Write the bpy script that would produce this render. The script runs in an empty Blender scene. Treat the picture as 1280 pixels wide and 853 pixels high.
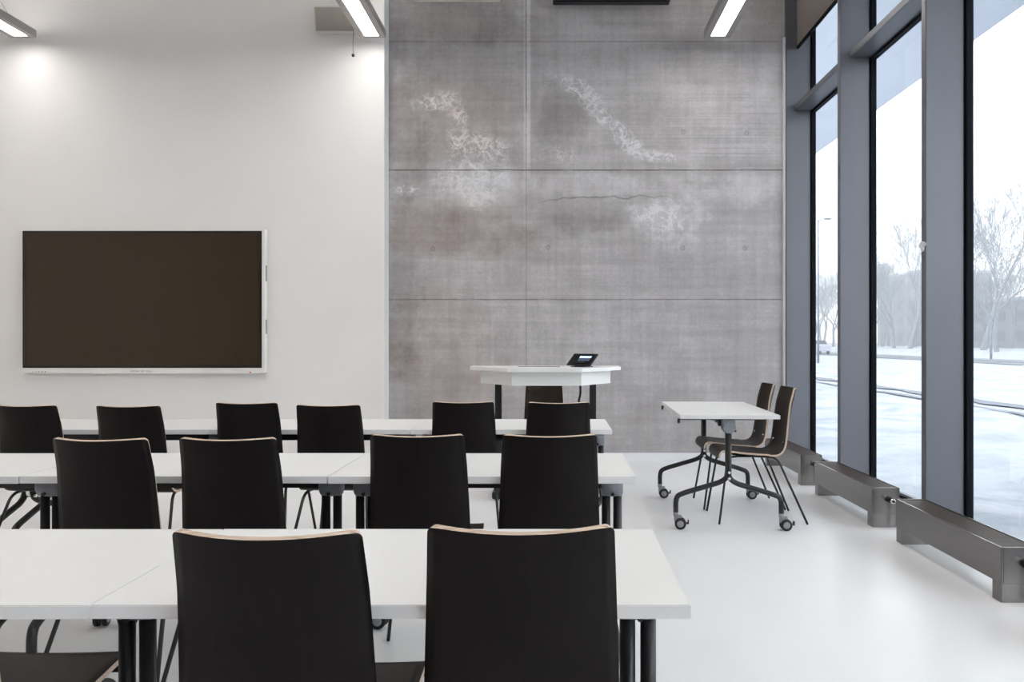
import bpy, bmesh, math, random
from mathutils import Vector, Matrix
PI = math.pi
SC = bpy.context.scene
COL = SC.collection

# ---------------------------------------------------------------- camera, world, exposure
cam_d = bpy.data.cameras.new('camera'); cam = bpy.data.objects.new('camera', cam_d); COL.objects.link(cam)
cam.location = (0, 0, 1.255); cam.rotation_euler = (PI/2, 0, 0)
cam_d.sensor_width = 36; cam_d.lens = 28.125; cam_d.shift_x = -52/1280; cam_d.clip_end = 600
SC.camera = cam
SC.view_settings.view_transform = 'Standard'; SC.view_settings.look = 'None'
SC.view_settings.gamma = 1.0; SC.view_settings.use_curve_mapping = False
SC.view_settings.exposure = 0.60
LAMP_DOWN = 12.6
LAMP_UP = 7.0
w = bpy.data.worlds.new('overcast_sky'); SC.world = w; w.use_nodes = True
wn = w.node_tree; wn.nodes.clear()
wo = wn.nodes.new('ShaderNodeOutputWorld'); wb = wn.nodes.new('ShaderNodeBackground')
wt = wn.nodes.new('ShaderNodeTexCoord'); ws = wn.nodes.new('ShaderNodeSeparateXYZ'); wr = wn.nodes.new('ShaderNodeValToRGB')
wn.links.new(wt.outputs['Generated'], ws.inputs[0]); wn.links.new(ws.outputs['Z'], wr.inputs[0])
wr.color_ramp.elements[0].position = 0.0; wr.color_ramp.elements[0].color = (0.93, 0.965, 1.0, 1)
wr.color_ramp.elements[1].position = 1.0; wr.color_ramp.elements[1].color = (0.12, 0.13, 0.15, 1)
for p_, c_ in ((.45, (.93, .965, 1)), (.72, (.24, .26, .29))):
    e_ = wr.color_ramp.elements.new(p_); e_.color = (*c_, 1)
wn.links.new(wr.outputs[0], wb.inputs[0]); wb.inputs[1].default_value = 3.7
wn.links.new(wb.outputs[0], wo.inputs[0])

# ---------------------------------------------------------------- helpers
def tag(o, label=None, cat=None, group=None, kind=None):
    if label: o['label'] = label
    if cat: o['category'] = cat
    if group: o['group'] = group
    if kind: o['kind'] = kind
    return o

def empty(name, loc=(0, 0, 0), rz=0, label=None, cat=None, group=None):
    o = bpy.data.objects.new(name, None); COL.objects.link(o)
    o.empty_display_size = 0.1
    o.location = loc; o.rotation_euler = (0, 0, rz)
    return tag(o, label, cat, group)

def copy_tree(o, parent=None):
    c = o.copy(); COL.objects.link(c); c.parent = parent
    for ch in o.children: copy_tree(ch, c)
    return c

class MB:
    """collects geometry for ONE mesh object"""
    def __init__(s): s.v = []; s.f = []; s.m = []; s.sm = []
    def add(s, vs, fs, mi=0, smooth=False):
        b = len(s.v); s.v += [tuple(p) for p in vs]
        for f in fs: s.f.append(tuple(b+i for i in f)); s.m.append(mi); s.sm.append(smooth)
    def box(s, x0, x1, y0, y1, z0, z1, mi=0, bev=0.0, M=None):
        if bev > 0:
            bm = bmesh.new(); bmesh.ops.create_cube(bm, size=1)
            for v in bm.verts:
                v.co = Vector(((x0+x1)/2+v.co.x*(x1-x0), (y0+y1)/2+v.co.y*(y1-y0), (z0+z1)/2+v.co.z*(z1-z0)))
            bmesh.ops.bevel(bm, geom=list(bm.edges), offset=bev, segments=2, affect='EDGES')
            bm.verts.index_update()
            vs = [M @ v.co if M else v.co for v in bm.verts]
            s.add(vs, [[v.index for v in f.verts] for f in bm.faces], mi); bm.free(); return
        vs = [Vector(p) for p in ((x0,y0,z0),(x1,y0,z0),(x1,y1,z0),(x0,y1,z0),(x0,y0,z1),(x1,y0,z1),(x1,y1,z1),(x0,y1,z1))]
        if M: vs = [M @ v for v in vs]
        s.add(vs, [(0,3,2,1),(4,5,6,7),(0,1,5,4),(1,2,6,5),(2,3,7,6),(3,0,4,7)], mi)
    def tube(s, pts, r, n=12, mi=0, cap=True, rad=None):
        pts = [Vector(p) for p in pts]; N = len(pts); rings = []
        t0 = (pts[1]-pts[0]).normalized()
        up = Vector((0,0,1)) if abs(t0.z) < .9 else Vector((0,1,0))
        a = t0.cross(up).normalized(); base = []
        for i, p in enumerate(pts):
            if i == 0: t = t0
            elif i == N-1: t = (pts[-1]-pts[-2]).normalized()
            else: t = ((pts[i]-pts[i-1]).normalized()+(pts[i+1]-pts[i]).normalized()).normalized()
            a = (a - t*a.dot(t)).normalized(); b = t.cross(a)
            rr = rad[i] if rad else r
            base += [p + (a*math.cos(2*PI*k/n)+b*math.sin(2*PI*k/n))*rr for k in range(n)]
        fs = []
        for i in range(N-1):
            for k in range(n):
                k2 = (k+1) % n
                fs.append((i*n+k, i*n+k2, (i+1)*n+k2, (i+1)*n+k))
        s.add(base, fs, mi, True)
        if cap:
            s.add(base[:n], [tuple(range(n-1, -1, -1))], mi); s.add(base[-n:], [tuple(range(n))], mi)
    def cyl(s, p0, p1, r, n=24, mi=0): s.tube([p0, p1], r, n, mi)
    def lathe(s, prof, axis='z', c=(0,0,0), n=28, mi=0):
        c = Vector(c); vs = []
        for r, h in prof:
            for k in range(n):
                a = 2*PI*k/n; u, v = r*math.cos(a), r*math.sin(a)
                p = {'z': (u, v, h), 'x': (h, u, v), 'y': (u, h, v)}[axis]
                vs.append(c+Vector(p))
        fs = []
        for i in range(len(prof)-1):
            for k in range(n):
                k2 = (k+1) % n; fs.append((i*n+k, i*n+k2, (i+1)*n+k2, (i+1)*n+k))
        s.add(vs, fs, mi, True)
        L = len(prof)-1
        if prof[0][0] > 0: s.add(vs[:n], [tuple(range(n))], mi)
        if prof[L][0] > 0: s.add(vs[-n:], [tuple(range(n))], mi)
    def prism(s, poly, z0, z1, mi=0, mi_side=None):
        n = len(poly); vs = [(x, y, z0) for x, y in poly]+[(x, y, z1) for x, y in poly]
        s.add(vs, [tuple(range(n-1, -1, -1)), tuple(range(n, 2*n))], mi)
        s.add(vs, [(i, (i+1) % n, (i+1) % n+n, i+n) for i in range(n)], mi if mi_side is None else mi_side)
    def build(s, name, mats, parent=None, kind=None, recalc=True):
        me = bpy.data.meshes.new(name); me.from_pydata(s.v, [], s.f)
        for m in (mats if isinstance(mats, (list, tuple)) else [mats]): me.materials.append(m)
        me.polygons.foreach_set('material_index', s.m); me.polygons.foreach_set('use_smooth', s.sm)
        if recalc:
            bm = bmesh.new(); bm.from_mesh(me); bmesh.ops.remove_doubles(bm, verts=bm.verts, dist=1e-6)
            bmesh.ops.recalc_face_normals(bm, faces=bm.faces); bm.to_mesh(me); bm.free()
        me.update()
        o = bpy.data.objects.new(name, me); COL.objects.link(o)
        if parent: o.parent = parent
        if kind: o['kind'] = kind
        return o

def smooth_path(pts, rs, n=6):
    """round the inner corners of a polyline with radius rs (quadratic corner)"""
    pts = [Vector(p) for p in pts]; out = [pts[0]]
    for i in range(1, len(pts)-1):
        a, b, c = pts[i-1], pts[i], pts[i+1]; r = rs[i-1] if isinstance(rs, (list, tuple)) else rs
        p = b+(a-b).normalized()*min(r, (a-b).length*.48); q = b+(c-b).normalized()*min(r, (c-b).length*.48)
        for k in range(n+1):
            t = k/n; out.append(p*(1-t)**2+b*2*t*(1-t)+q*t*t)
    out.append(pts[-1]); return out

# ---------------------------------------------------------------- materials
def mat(name, col, rough=.5, metal=0., spec=.5, emit=None, es=0, bump=0, bscale=50, var=0, vscale=8, coat=0, aniso=None):
    m = bpy.data.materials.new(name); m.use_nodes = True; nt = m.node_tree; b = nt.nodes['Principled BSDF']
    b.inputs['Base Color'].default_value = (*col, 1); b.inputs['Roughness'].default_value = rough
    b.inputs['Metallic'].default_value = metal; b.inputs['Specular IOR Level'].default_value = spec
    if coat: b.inputs['Coat Weight'].default_value = coat; b.inputs['Coat Roughness'].default_value = .15
    if emit: b.inputs['Emission Color'].default_value = (*emit, 1); b.inputs['Emission Strength'].default_value = es
    tc = nt.nodes.new('ShaderNodeTexCoord')
    if var:
        n = nt.nodes.new('ShaderNodeTexNoise'); n.inputs['Scale'].default_value = vscale; n.inputs['Detail'].default_value = 5
        mp = nt.nodes.new('ShaderNodeMapping')
        if aniso: mp.inputs['Scale'].default_value = aniso
        nt.links.new(tc.outputs['Object'], mp.inputs[0]); nt.links.new(mp.outputs[0], n.inputs['Vector'])
        r = nt.nodes.new('ShaderNodeMapRange'); r.inputs[1].default_value = .3; r.inputs[2].default_value = .7
        r.inputs[3].default_value = 1-var; r.inputs[4].default_value = 1+var
        nt.links.new(n.outputs[0], r.inputs[0])
        mx = nt.nodes.new('ShaderNodeVectorMath'); mx.operation = 'SCALE'; mx.inputs[0].default_value = col
        nt.links.new(r.outputs[0], mx.inputs['Scale']); nt.links.new(mx.outputs[0], b.inputs['Base Color'])
    if bump:
        n = nt.nodes.new('ShaderNodeTexNoise'); n.inputs['Scale'].default_value = bscale; n.inputs['Detail'].default_value = 3
        nt.links.new(tc.outputs['Object'], n.inputs['Vector'])
        bp = nt.nodes.new('ShaderNodeBump'); bp.inputs['Strength'].default_value = bump; bp.inputs['Distance'].default_value = .01
        nt.links.new(n.outputs[0], bp.inputs['Height']); nt.links.new(bp.outputs[0], b.inputs['Normal'])
    return m

M = {}
M['plaster'] = mat('white_painted_plaster', (.78, .765, .755), .75, bump=.04, bscale=120, var=.012, vscale=2)
M['ceiling'] = mat('ceiling_paint', (.62, .60, .59), .8, bump=.05, bscale=80)
M['backwall'] = mat('warm_wood_panelling', (.09, .058, .035), .55, var=.2, vscale=3, aniso=(1, 1, .15))
M['leftwall'] = mat('warm_plaster', (.66, .60, .54), .7, bump=.04, bscale=120)
M['skirting'] = mat('skirting_paint', (.80, .82, .85), .4, var=.01)
M['alu'] = mat('grey_anodised_aluminium', (.125, .13, .15), .42, metal=.25, var=.04, vscale=3, aniso=(1, 1, .3))
M['gasket'] = mat('black_rubber_gasket', (.004, .005, .008), .7, spec=.12, bump=.02)
M['blind'] = mat('taupe_blind_fabric', (.26, .225, .21), .8, bump=.15, bscale=400, var=.03, vscale=30)
M['soffit'] = mat('pale_canopy_soffit', (.34, .365, .42), .6, var=.02, vscale=1)
M['steel'] = mat('brushed_stainless_steel', (.215, .20, .195), .27, metal=.85, var=.06, vscale=6, aniso=(12, .6, 12))
M['grille'] = mat('brown_grey_grille', (.075, .055, .045), .5, metal=.3)
M['chrome'] = mat('chrome', (.75, .73, .72), .15, metal=1, bump=.01)
M['black'] = mat('black_powder_coated_steel', (.008, .008, .010), .38, spec=.5, bump=.02, bscale=300)
M['hubgrey'] = mat('grey_moulded_plastic', (.20, .21, .235), .5, bump=.05, bscale=300)
M['wheelgrey'] = mat('light_grey_wheel_plastic', (.30, .30, .32), .45, bump=.02)
M['tyre'] = mat('black_rubber_tyre', (.01, .01, .011), .6, bump=.05)
M['top'] = mat('white_laminate', (.80, .80, .79), .42, bump=.015, bscale=500, var=.006, vscale=3)
M['topedge'] = mat('white_plastic_edge_band', (.72, .72, .73), .4, var=.01)
M['lampbody'] = mat('silver_grey_lamp_housing', (.36, .34, .33), .45, metal=.3, var=.02)
M['diffuser'] = mat('lit_lamp_diffuser', (.9, .9, .9), .5, emit=(1, .965, .925), es=LAMP_DOWN)
M['uplight'] = mat('lit_lamp_top_diffuser', (.9, .9, .9), .5, emit=(1, .965, .925), es=LAMP_UP)
M['wire'] = mat('thin_steel_wire', (.25, .24, .23), .4, metal=.8)
M['tvwhite'] = mat('white_display_housing', (.78, .76, .74), .4, var=.01)
M['tvblack'] = mat('black_display_border', (.004, .004, .004), .3, var=.01)
M['screen'] = mat('dark_glossy_screen', (.029, .0175, .0072), .18, spec=.5, bump=.002)  # warm brown base paints in the room's reflection
M['mark'] = mat('grey_printed_mark', (.25, .22, .21), .6)
M['red'] = mat('red_indicator', (.45, .06, .05), .4)
M['speaker'] = mat('light_plastic_case', (.62, .60, .56), .5, var=.01)
M['spkgrille'] = mat('beige_grey_speaker_cloth', (.28, .255, .23), .8, bump=.2, bscale=600)
M['devscreen'] = mat('panel_glass', (.003, .003, .004), .08)
M['lit1'] = mat('panel_picture_light', (.5, .6, .8), .4, emit=(.55, .68, .95), es=.9)
M['lit2'] = mat('panel_picture_dark', (.02, .03, .06), .3, emit=(.03, .05, .12), es=.5)
M['housing'] = mat('black_casing', (.006, .006, .008), .45, bump=.02)
M['paper'] = mat('white_paper_tag', (.92, .92, .93), .6, bump=.2, bscale=60)
M['bark'] = mat('frosted_grey_bark', (.18, .19, .22), .9, var=.2, vscale=4)
M['twig'] = mat('frosty_twigs', (.20, .22, .26), .9, var=.15, vscale=3)
M['farwall'] = mat('pale_grey_facade', (.19, .20, .225), .8, var=.08, vscale=.4)
M['farroof'] = mat('snowy_roof', (.45, .48, .54), .8, bump=.1)
M['farwin'] = mat('dull_window_glass', (.135, .145, .17), .6, spec=.1, var=.1)
M['slush'] = mat('grey_slush', (.20, .22, .26), .7, var=.25, vscale=.6, aniso=(2.5, .15, 1))
M['carpaint'] = mat('silver_blue_car_paint', (.42, .44, .52), .4, var=.02)
M['carglass'] = mat('dark_car_glass', (.05, .055, .08), .2, var=.02)

def chair_face(name, c0, c1):
    m = bpy.data.materials.new(name); m.use_nodes = True; nt = m.node_tree; b = nt.nodes['Principled BSDF']
    tc = nt.nodes.new('ShaderNodeTexCoord'); mp = nt.nodes.new('ShaderNodeMapping'); mp.inputs['Scale'].default_value = (40, 3, 3)
    n = nt.nodes.new('ShaderNodeTexNoise'); n.inputs['Scale'].default_value = 3; n.inputs['Detail'].default_value = 6
    n2 = nt.nodes.new('ShaderNodeTexNoise'); n2.inputs['Scale'].default_value = 9; n2.inputs['Detail'].default_value = 3
    r = nt.nodes.new('ShaderNodeValToRGB')
    r.color_ramp.elements[0].position = .3; r.color_ramp.elements[0].color = (*c0, 1)
    r.color_ramp.elements[1].position = .75; r.color_ramp.elements[1].color = (*c1, 1)
    nt.links.new(tc.outputs['Object'], mp.inputs[0]); nt.links.new(mp.outputs[0], n.inputs['Vector']); nt.links.new(tc.outputs['Object'], n2.inputs['Vector'])
    mx = nt.nodes.new('ShaderNodeMath'); mx.operation = 'MULTIPLY_ADD'; mx.inputs[1].default_value = .6
    m2 = nt.nodes.new('ShaderNodeMath'); m2.operation = 'MULTIPLY'; m2.inputs[1].default_value = .4
    nt.links.new(n2.outputs[0], m2.inputs[0]); nt.links.new(n.outputs[0], mx.inputs[0]); nt.links.new(m2.outputs[0], mx.inputs[2])
    nt.links.new(mx.outputs[0], r.inputs[0]); nt.links.new(r.outputs[0], b.inputs['Base Color'])
    b.inputs['Roughness'].default_value = .42; b.inputs['Specular IOR Level'].default_value = .13
    bp = nt.nodes.new('ShaderNodeBump'); bp.inputs['Strength'].default_value = .06; bp.inputs['Distance'].default_value = .004
    nt.links.new(n.outputs[0], bp.inputs['Height']); nt.links.new(bp.outputs[0], b.inputs['Normal'])
    return m
def chair_edge():
    m = bpy.data.materials.new('birch_plywood_edge'); m.use_nodes = True; nt = m.node_tree; b = nt.nodes['Principled BSDF']
    tc = nt.nodes.new('ShaderNodeTexCoord'); n = nt.nodes.new('ShaderNodeTexNoise'); n.inputs['Scale'].default_value = 6
    mp = nt.nodes.new('ShaderNodeMapping'); mp.inputs['Scale'].default_value = (2, 60, 60)
    r = nt.nodes.new('ShaderNodeValToRGB')
    r.color_ramp.elements[0].position = .35; r.color_ramp.elements[0].color = (.44, .31, .22, 1)
    r.color_ramp.elements[1].position = .6; r.color_ramp.elements[1].color = (.74, .60, .48, 1)
    nt.links.new(tc.outputs['Object'], mp.inputs[0]); nt.links.new(mp.outputs[0], n.inputs['Vector'])
    nt.links.new(n.outputs[0], r.inputs[0]); nt.links.new(r.outputs[0], b.inputs['Base Color']); b.inputs['Roughness'].default_value = .55
    return m
M['chair'] = chair_face('dark_wood_laminate', (.0055, .0042, .0042), (.0105, .0080, .0078)); M['chairin'] = chair_face('brown_wood_laminate', (.021, .0150, .0132), (.038, .0275, .0238)); M['ply'] = chair_edge()

def floor_mat():
    m = bpy.data.materials.new('white_resin_floor'); m.use_nodes = True; nt = m.node_tree; b = nt.nodes['Principled BSDF']
    tc = nt.nodes.new('ShaderNodeTexCoord'); n = nt.nodes.new('ShaderNodeTexNoise'); n.inputs['Scale'].default_value = .8; n.inputs['Detail'].default_value = 4
    r = nt.nodes.new('ShaderNodeValToRGB')
    r.color_ramp.elements[0].position = .3; r.color_ramp.elements[0].color = (.845, .845, .85, 1)
    r.color_ramp.elements[1].position = .7; r.color_ramp.elements[1].color = (.885, .885, .895, 1)
    nt.links.new(tc.outputs['Object'], n.inputs['Vector']); nt.links.new(n.outputs[0], r.inputs[0]); nt.links.new(r.outputs[0], b.inputs['Base Color'])
    n2 = nt.nodes.new('ShaderNodeTexNoise'); n2.inputs['Scale'].default_value = 3
    mr = nt.nodes.new('ShaderNodeMapRange'); mr.inputs[3].default_value = .30; mr.inputs[4].default_value = .42
    nt.links.new(tc.outputs['Object'], n2.inputs['Vector']); nt.links.new(n2.outputs[0], mr.inputs[0]); nt.links.new(mr.outputs[0], b.inputs['Roughness'])
    b.inputs['Specular IOR Level'].default_value = .5
    return m
M['floor'] = floor_mat()

def glass_mat():
    m = bpy.data.materials.new('clear_window_glass'); m.use_nodes = True; nt = m.node_tree; nt.nodes.clear()
    o = nt.nodes.new('ShaderNodeOutputMaterial'); t = nt.nodes.new('ShaderNodeBsdfTransparent'); g = nt.nodes.new('ShaderNodeBsdfGlossy')
    f = nt.nodes.new('ShaderNodeFresnel'); f.inputs[0].default_value = 1.35; mx = nt.nodes.new('ShaderNodeMixShader')
    t.inputs[0].default_value = (.955, .975, .98, 1); g.inputs['Roughness'].default_value = .01
    ge = nt.nodes.new('ShaderNodeNewGeometry'); iv = nt.nodes.new('ShaderNodeMath'); iv.operation = 'SUBTRACT'; iv.inputs[0].default_value = 1
    ml = nt.nodes.new('ShaderNodeMath'); ml.operation = 'MULTIPLY'      # reflect only where light enters the pane, not again on leaving it
    nt.links.new(ge.outputs['Backfacing'], iv.inputs[1]); nt.links.new(iv.outputs[0], ml.inputs[0]); nt.links.new(f.outputs[0], ml.inputs[1])
    nt.links.new(ml.outputs[0], mx.inputs[0]); nt.links.new(t.outputs[0], mx.inputs[1]); nt.links.new(g.outputs[0], mx.inputs[2]); nt.links.new(mx.outputs[0], o.inputs[0])
    return m
M['glass'] = glass_mat()

def snow_mat():
    m = bpy.data.materials.new('snow'); m.use_nodes = True; nt = m.node_tree; b = nt.nodes['Principled BSDF']
    tc = nt.nodes.new('ShaderNodeTexCoord'); n = nt.nodes.new('ShaderNodeTexNoise'); n.inputs['Scale'].default_value = .9; n.inputs['Detail'].default_value = 9; n.inputs['Roughness'].default_value = .65
    r = nt.nodes.new('ShaderNodeValToRGB')
    r.color_ramp.elements[0].position = .33; r.color_ramp.elements[0].color = (.34, .375, .43, 1)
    r.color_ramp.elements[1].position = .56; r.color_ramp.elements[1].color = (.52, .545, .59, 1)
    nt.links.new(tc.outputs['Object'], n.inputs['Vector']); nt.links.new(n.outputs[0], r.inputs[0]); nt.links.new(r.outputs[0], b.inputs['Base Color'])
    b.inputs['Roughness'].default_value = .8
    bp = nt.nodes.new('ShaderNodeBump'); bp.inputs['Strength'].default_value = .6; bp.inputs['Distance'].default_value = .12
    nt.links.new(n.outputs[0], bp.inputs['Height']); nt.links.new(bp.outputs[0], b.inputs['Normal'])
    return m
M['snow'] = snow_mat()

ZW = 8.37                                    # depth of the concrete wall
def WX(px): return (px-692)*ZW/1000
def WZ(py): return 1.255-(py-427)*ZW/1000

def concrete_mat():
    m = bpy.data.materials.new('cast_concrete'); m.use_nodes = True; nt = m.node_tree; b = nt.nodes['Principled BSDF']
    L = nt.links.new
    tc = nt.nodes.new('ShaderNodeTexCoord'); sp = nt.nodes.new('ShaderNodeSeparateXYZ'); L(tc.outputs['Object'], sp.inputs[0])
    X, Z = sp.outputs['X'], sp.outputs['Z']
    def mth(op, a, b_=None, c=None):
        n = nt.nodes.new('ShaderNodeMath'); n.operation = op
        for i, v in enumerate((a, b_, c)):
            if v is None: continue
            if isinstance(v, (int, float)): n.inputs[i].default_value = v
            else: L(v, n.inputs[i])
        return n.outputs[0]
    def noise(scale, detail=5, rough=.55, sc=(1, 1, 1), off=(0, 0, 0), dist=0, kind='FBM'):
        mp = nt.nodes.new('ShaderNodeMapping'); mp.inputs['Scale'].default_value = sc; mp.inputs['Location'].default_value = off
        L(tc.outputs['Object'], mp.inputs[0])
        n = nt.nodes.new('ShaderNodeTexNoise'); n.inputs['Scale'].default_value = scale; n.inputs['Detail'].default_value = detail
        n.inputs['Roughness'].default_value = rough; n.inputs['Distortion'].default_value = dist
        L(mp.outputs[0], n.inputs['Vector']); return n.outputs[0]
    def rng(v, a, b_, c=0., d=1.):
        n = nt.nodes.new('ShaderNodeMapRange'); n.interpolation_type = 'SMOOTHSTEP'
        for i, k in enumerate((a, b_, c, d)): n.inputs[i+1].default_value = k
        L(v, n.inputs[0]); return n.outputs[0]
    wob = noise(3.2, 8, .72)
    def blob(px, py, rx, ry, ang=0, soft=1.0):     # soft elliptical region on the wall, photo pixels as a measuring tape
        cx, cz = WX(px), WZ(py); rx *= ZW/1000; ry *= ZW/1000; a = math.radians(ang)
        dx = mth('SUBTRACT', X, cx); dz = mth('SUBTRACT', Z, cz)
        u = mth('DIVIDE', mth('ADD', mth('MULTIPLY', dx, math.cos(a)), mth('MULTIPLY', dz, math.sin(a))), rx)
        v = mth('DIVIDE', mth('SUBTRACT', mth('MULTIPLY', dz, math.cos(a)), mth('MULTIPLY', dx, math.sin(a))), ry)
        d = mth('ADD', mth('MULTIPLY', u, u), mth('MULTIPLY', v, v))
        d = mth('ADD', d, mth('MULTIPLY', mth('SUBTRACT', wob, .5), 4.5))
        return rng(d, 1.5, 1.5-soft*1.6)
    def mx(vals):
        o = vals[0]
        for v in vals[1:]: o = mth('MAXIMUM', o, v)
        return o
    # tone
    big = noise(.55, 4, .55); mid = noise(2.4, 7, .62, off=(3, 0, 7)); fine = noise(28, 6, .7); grain = noise(110, 2, .5)
    streak = noise(2.0, 6, .65, sc=(.35, 1, 7), off=(5, 0, 1)); streak2 = noise(3.0, 3, .6, sc=(.12, 1, 16))
    vert = noise(2.0, 5, .6, sc=(9, 1, .5))
    t = mth('ADD', mth('MULTIPLY', mth('SUBTRACT', big, .5), .7), mth('MULTIPLY', mth('SUBTRACT', mid, .5), .60))
    t = mth('ADD', t, mth('MULTIPLY', mth('SUBTRACT', streak, .5), .45))
    t = mth('ADD', t, mth('MULTIPLY', mth('SUBTRACT', vert, .5), .3))
    t = mth('ADD', t, mth('MULTIPLY', mth('SUBTRACT', fine, .5), .32))
    t = mth('ADD', t, mth('MULTIPLY', mth('SUBTRACT', grain, .5), .22))
    bands = blob(885, 165, 140, 48, soft=1.3)
    t = mth('ADD', t, mth('MULTIPLY', mth('MULTIPLY', mth('SUBTRACT', streak2, .5), .95), bands))
    # light patches
    pale = mx([blob(600, 232, 60, 30), blob(740, 232, 110, 18), blob(835, 280, 55, 34), blob(930, 235, 60, 22)])
    t = mth('ADD', t, mth('MULTIPLY', pale, .22))
    darkp = mx([blob(560, 290, 110, 34), blob(735, 275, 50, 20), blob(520, 30, 70, 40), blob(570, 30, 100, 30), blob(700, 140, 35, 40), blob(505, 150, 38, 110), blob(500, 360, 30, 130)])  # dark stains; left-edge blobs also paint in the falloff of window light
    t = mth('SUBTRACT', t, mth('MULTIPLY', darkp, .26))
    # lime veins: ridged noise kept inside the stained regions
    rn = noise(5.5, 7, .6, off=(1.3, 0, 4.1), dist=.6); ridge = mth('ABSOLUTE', mth('SUBTRACT', rn, .5))
    vein = rng(ridge, .042, .006)
    rn2 = noise(11, 6, .65, off=(7.3, 0, 2.2), dist=.8); vein2 = rng(mth('ABSOLUTE', mth('SUBTRACT', rn2, .5)), .045, .005)
    veins = mth('MINIMUM', mth('ADD', mth('MULTIPLY', vein, .85), mth('MULTIPLY', vein2, .6)), 1.)
    reg = mx([blob(727, 115, 42, 12, -30, 1.4), blob(755, 145, 45, 12, -40, 1.4), blob(785, 180, 34, 12, -35, 1.4), blob(820, 197, 40, 8, -5, 1.4), blob(545, 128, 34, 13, 8, 1.4), blob(572, 165, 14, 42, 0, 1.4),
              blob(598, 185, 40, 18, 0, 1.4), mth('MULTIPLY', blob(585, 222, 42, 30, 0, 1.6), .85), blob(600, 248, 18, 16, 0, 1.4), mth('MULTIPLY', blob(835, 275, 46, 28, 0, 1.6), .6), mth('MULTIPLY', blob(700, 195, 46, 14, 0, 1.6), .5), blob(507, 238, 22, 7, 0, 1.5)])
    veins = mth('MULTIPLY', veins, reg)
    veins = mth('ADD', veins, mth('MULTIPLY', reg, .10))
    # formwork joints
    def hline(py, wd, x0=-9, x1=9):
        zz = mth('ADD', Z, mth('MULTIPLY', mth('SUBTRACT', wob, .5), .012))
        return rng(mth('ABSOLUTE', mth('SUBTRACT', zz, WZ(py))), wd, wd*.3)
    def vline(px, wd): return rng(mth('ABSOLUTE', mth('SUBTRACT', X, WX(px))), wd, wd*.3)
    jn = rng(noise(3, 4, .7, off=(9, 0, 9)), .3, .55, .45, 1)
    joint = mx([hline(213.2, .011), mth('MULTIPLY', hline(375.2, .010), .75), mth('MULTIPLY', hline(52.5, .009), .55), mth('MULTIPLY', vline(657.5, .010), rng(Z, 2.6, 3.9, .35, .9))])
    joint = mth('MULTIPLY', joint, jn)
    vhalo = mth('MULTIPLY', mth('MULTIPLY', vline(659, .05), rng(Z, 2.9, 3.2)), .35)
    # irregular pour line under the second joint
    zz = mth('ADD', Z, mth('MULTIPLY', mth('SUBTRACT', noise(.9, 5, .6), .5), .35))
    pour = mth('MULTIPLY', mth('MULTIPLY', rng(mth('ABSOLUTE', mth('SUBTRACT', zz, WZ(247))), .013, .002), rng(X, -.3, .1)), rng(X, 1.5, .7))
    # tie holes
    holes = []
    for hx, hy in ((541, 312), (685, 310), (853, 311), (931, 311), (854, 166), (933, 167)):
        dx = mth('SUBTRACT', X, WX(hx)); dz = mth('SUBTRACT', Z, WZ(hy))
        d = mth('SQRT', mth('ADD', mth('MULTIPLY', dx, dx), mth('MULTIPLY', dz, dz)))
        holes.append(rng(mth('ABSOLUTE', mth('SUBTRACT', d, .018)), .012, .003))
    hole = mx(holes)
    pits = rng(noise(38, 2, .5, off=(2, 0, 5)), .735, .78)
    t = mth('ADD', t, mth('MULTIPLY', veins, .85)); t = mth('ADD', t, vhalo)
    val = mth('ADD', t, .5)
    r = nt.nodes.new('ShaderNodeValToRGB'); e = r.color_ramp.elements
    e[0].position = 0; e[0].color = (.23, .203, .200, 1); e[1].position = 1.0; e[1].color = (.68, .67, .685, 1)
    e2 = r.color_ramp.elements.new(.5); e2.color = (.40, .382, .384, 1)
    L(val, r.inputs[0])
    # brownish areas of old formwork oil
    br = mx([blob(585, 150, 75, 50), blob(575, 290, 100, 45), blob(560, 440, 80, 90)])
    mc = nt.nodes.new('ShaderNodeMixRGB'); mc.blend_type = 'MULTIPLY'; mc.inputs[2].default_value = (1.0, .91, .87, 1)
    L(mth('MULTIPLY', br, .75), mc.inputs[0]); L(r.outputs[0], mc.inputs[1])
    dk = mx([mth('MULTIPLY', joint, .75), mth('MULTIPLY', pour, .45), mth('MULTIPLY', hole, .30), mth('MULTIPLY', pits, .45)])
    md = nt.nodes.new('ShaderNodeMixRGB'); md.inputs[2].default_value = (.10, .085, .08, 1)
    L(dk, md.inputs[0]); L(mc.outputs[0], md.inputs[1]); L(md.outputs[0], b.inputs['Base Color'])
    b.inputs['Roughness'].default_value = .72; b.inputs['Specular IOR Level'].default_value = .3
    hgt = mth('SUBTRACT', mth('MULTIPLY', mth('ADD', fine, mid), .35), mth('MULTIPLY', dk, 1.4))
    bp = nt.nodes.new('ShaderNodeBump'); bp.inputs['Strength'].default_value = .35; bp.inputs['Distance'].default_value = .012
    L(hgt, bp.inputs['Height']); L(bp.outputs[0], b.inputs['Normal'])
    return m
M['concrete'] = concrete_mat()

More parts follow.
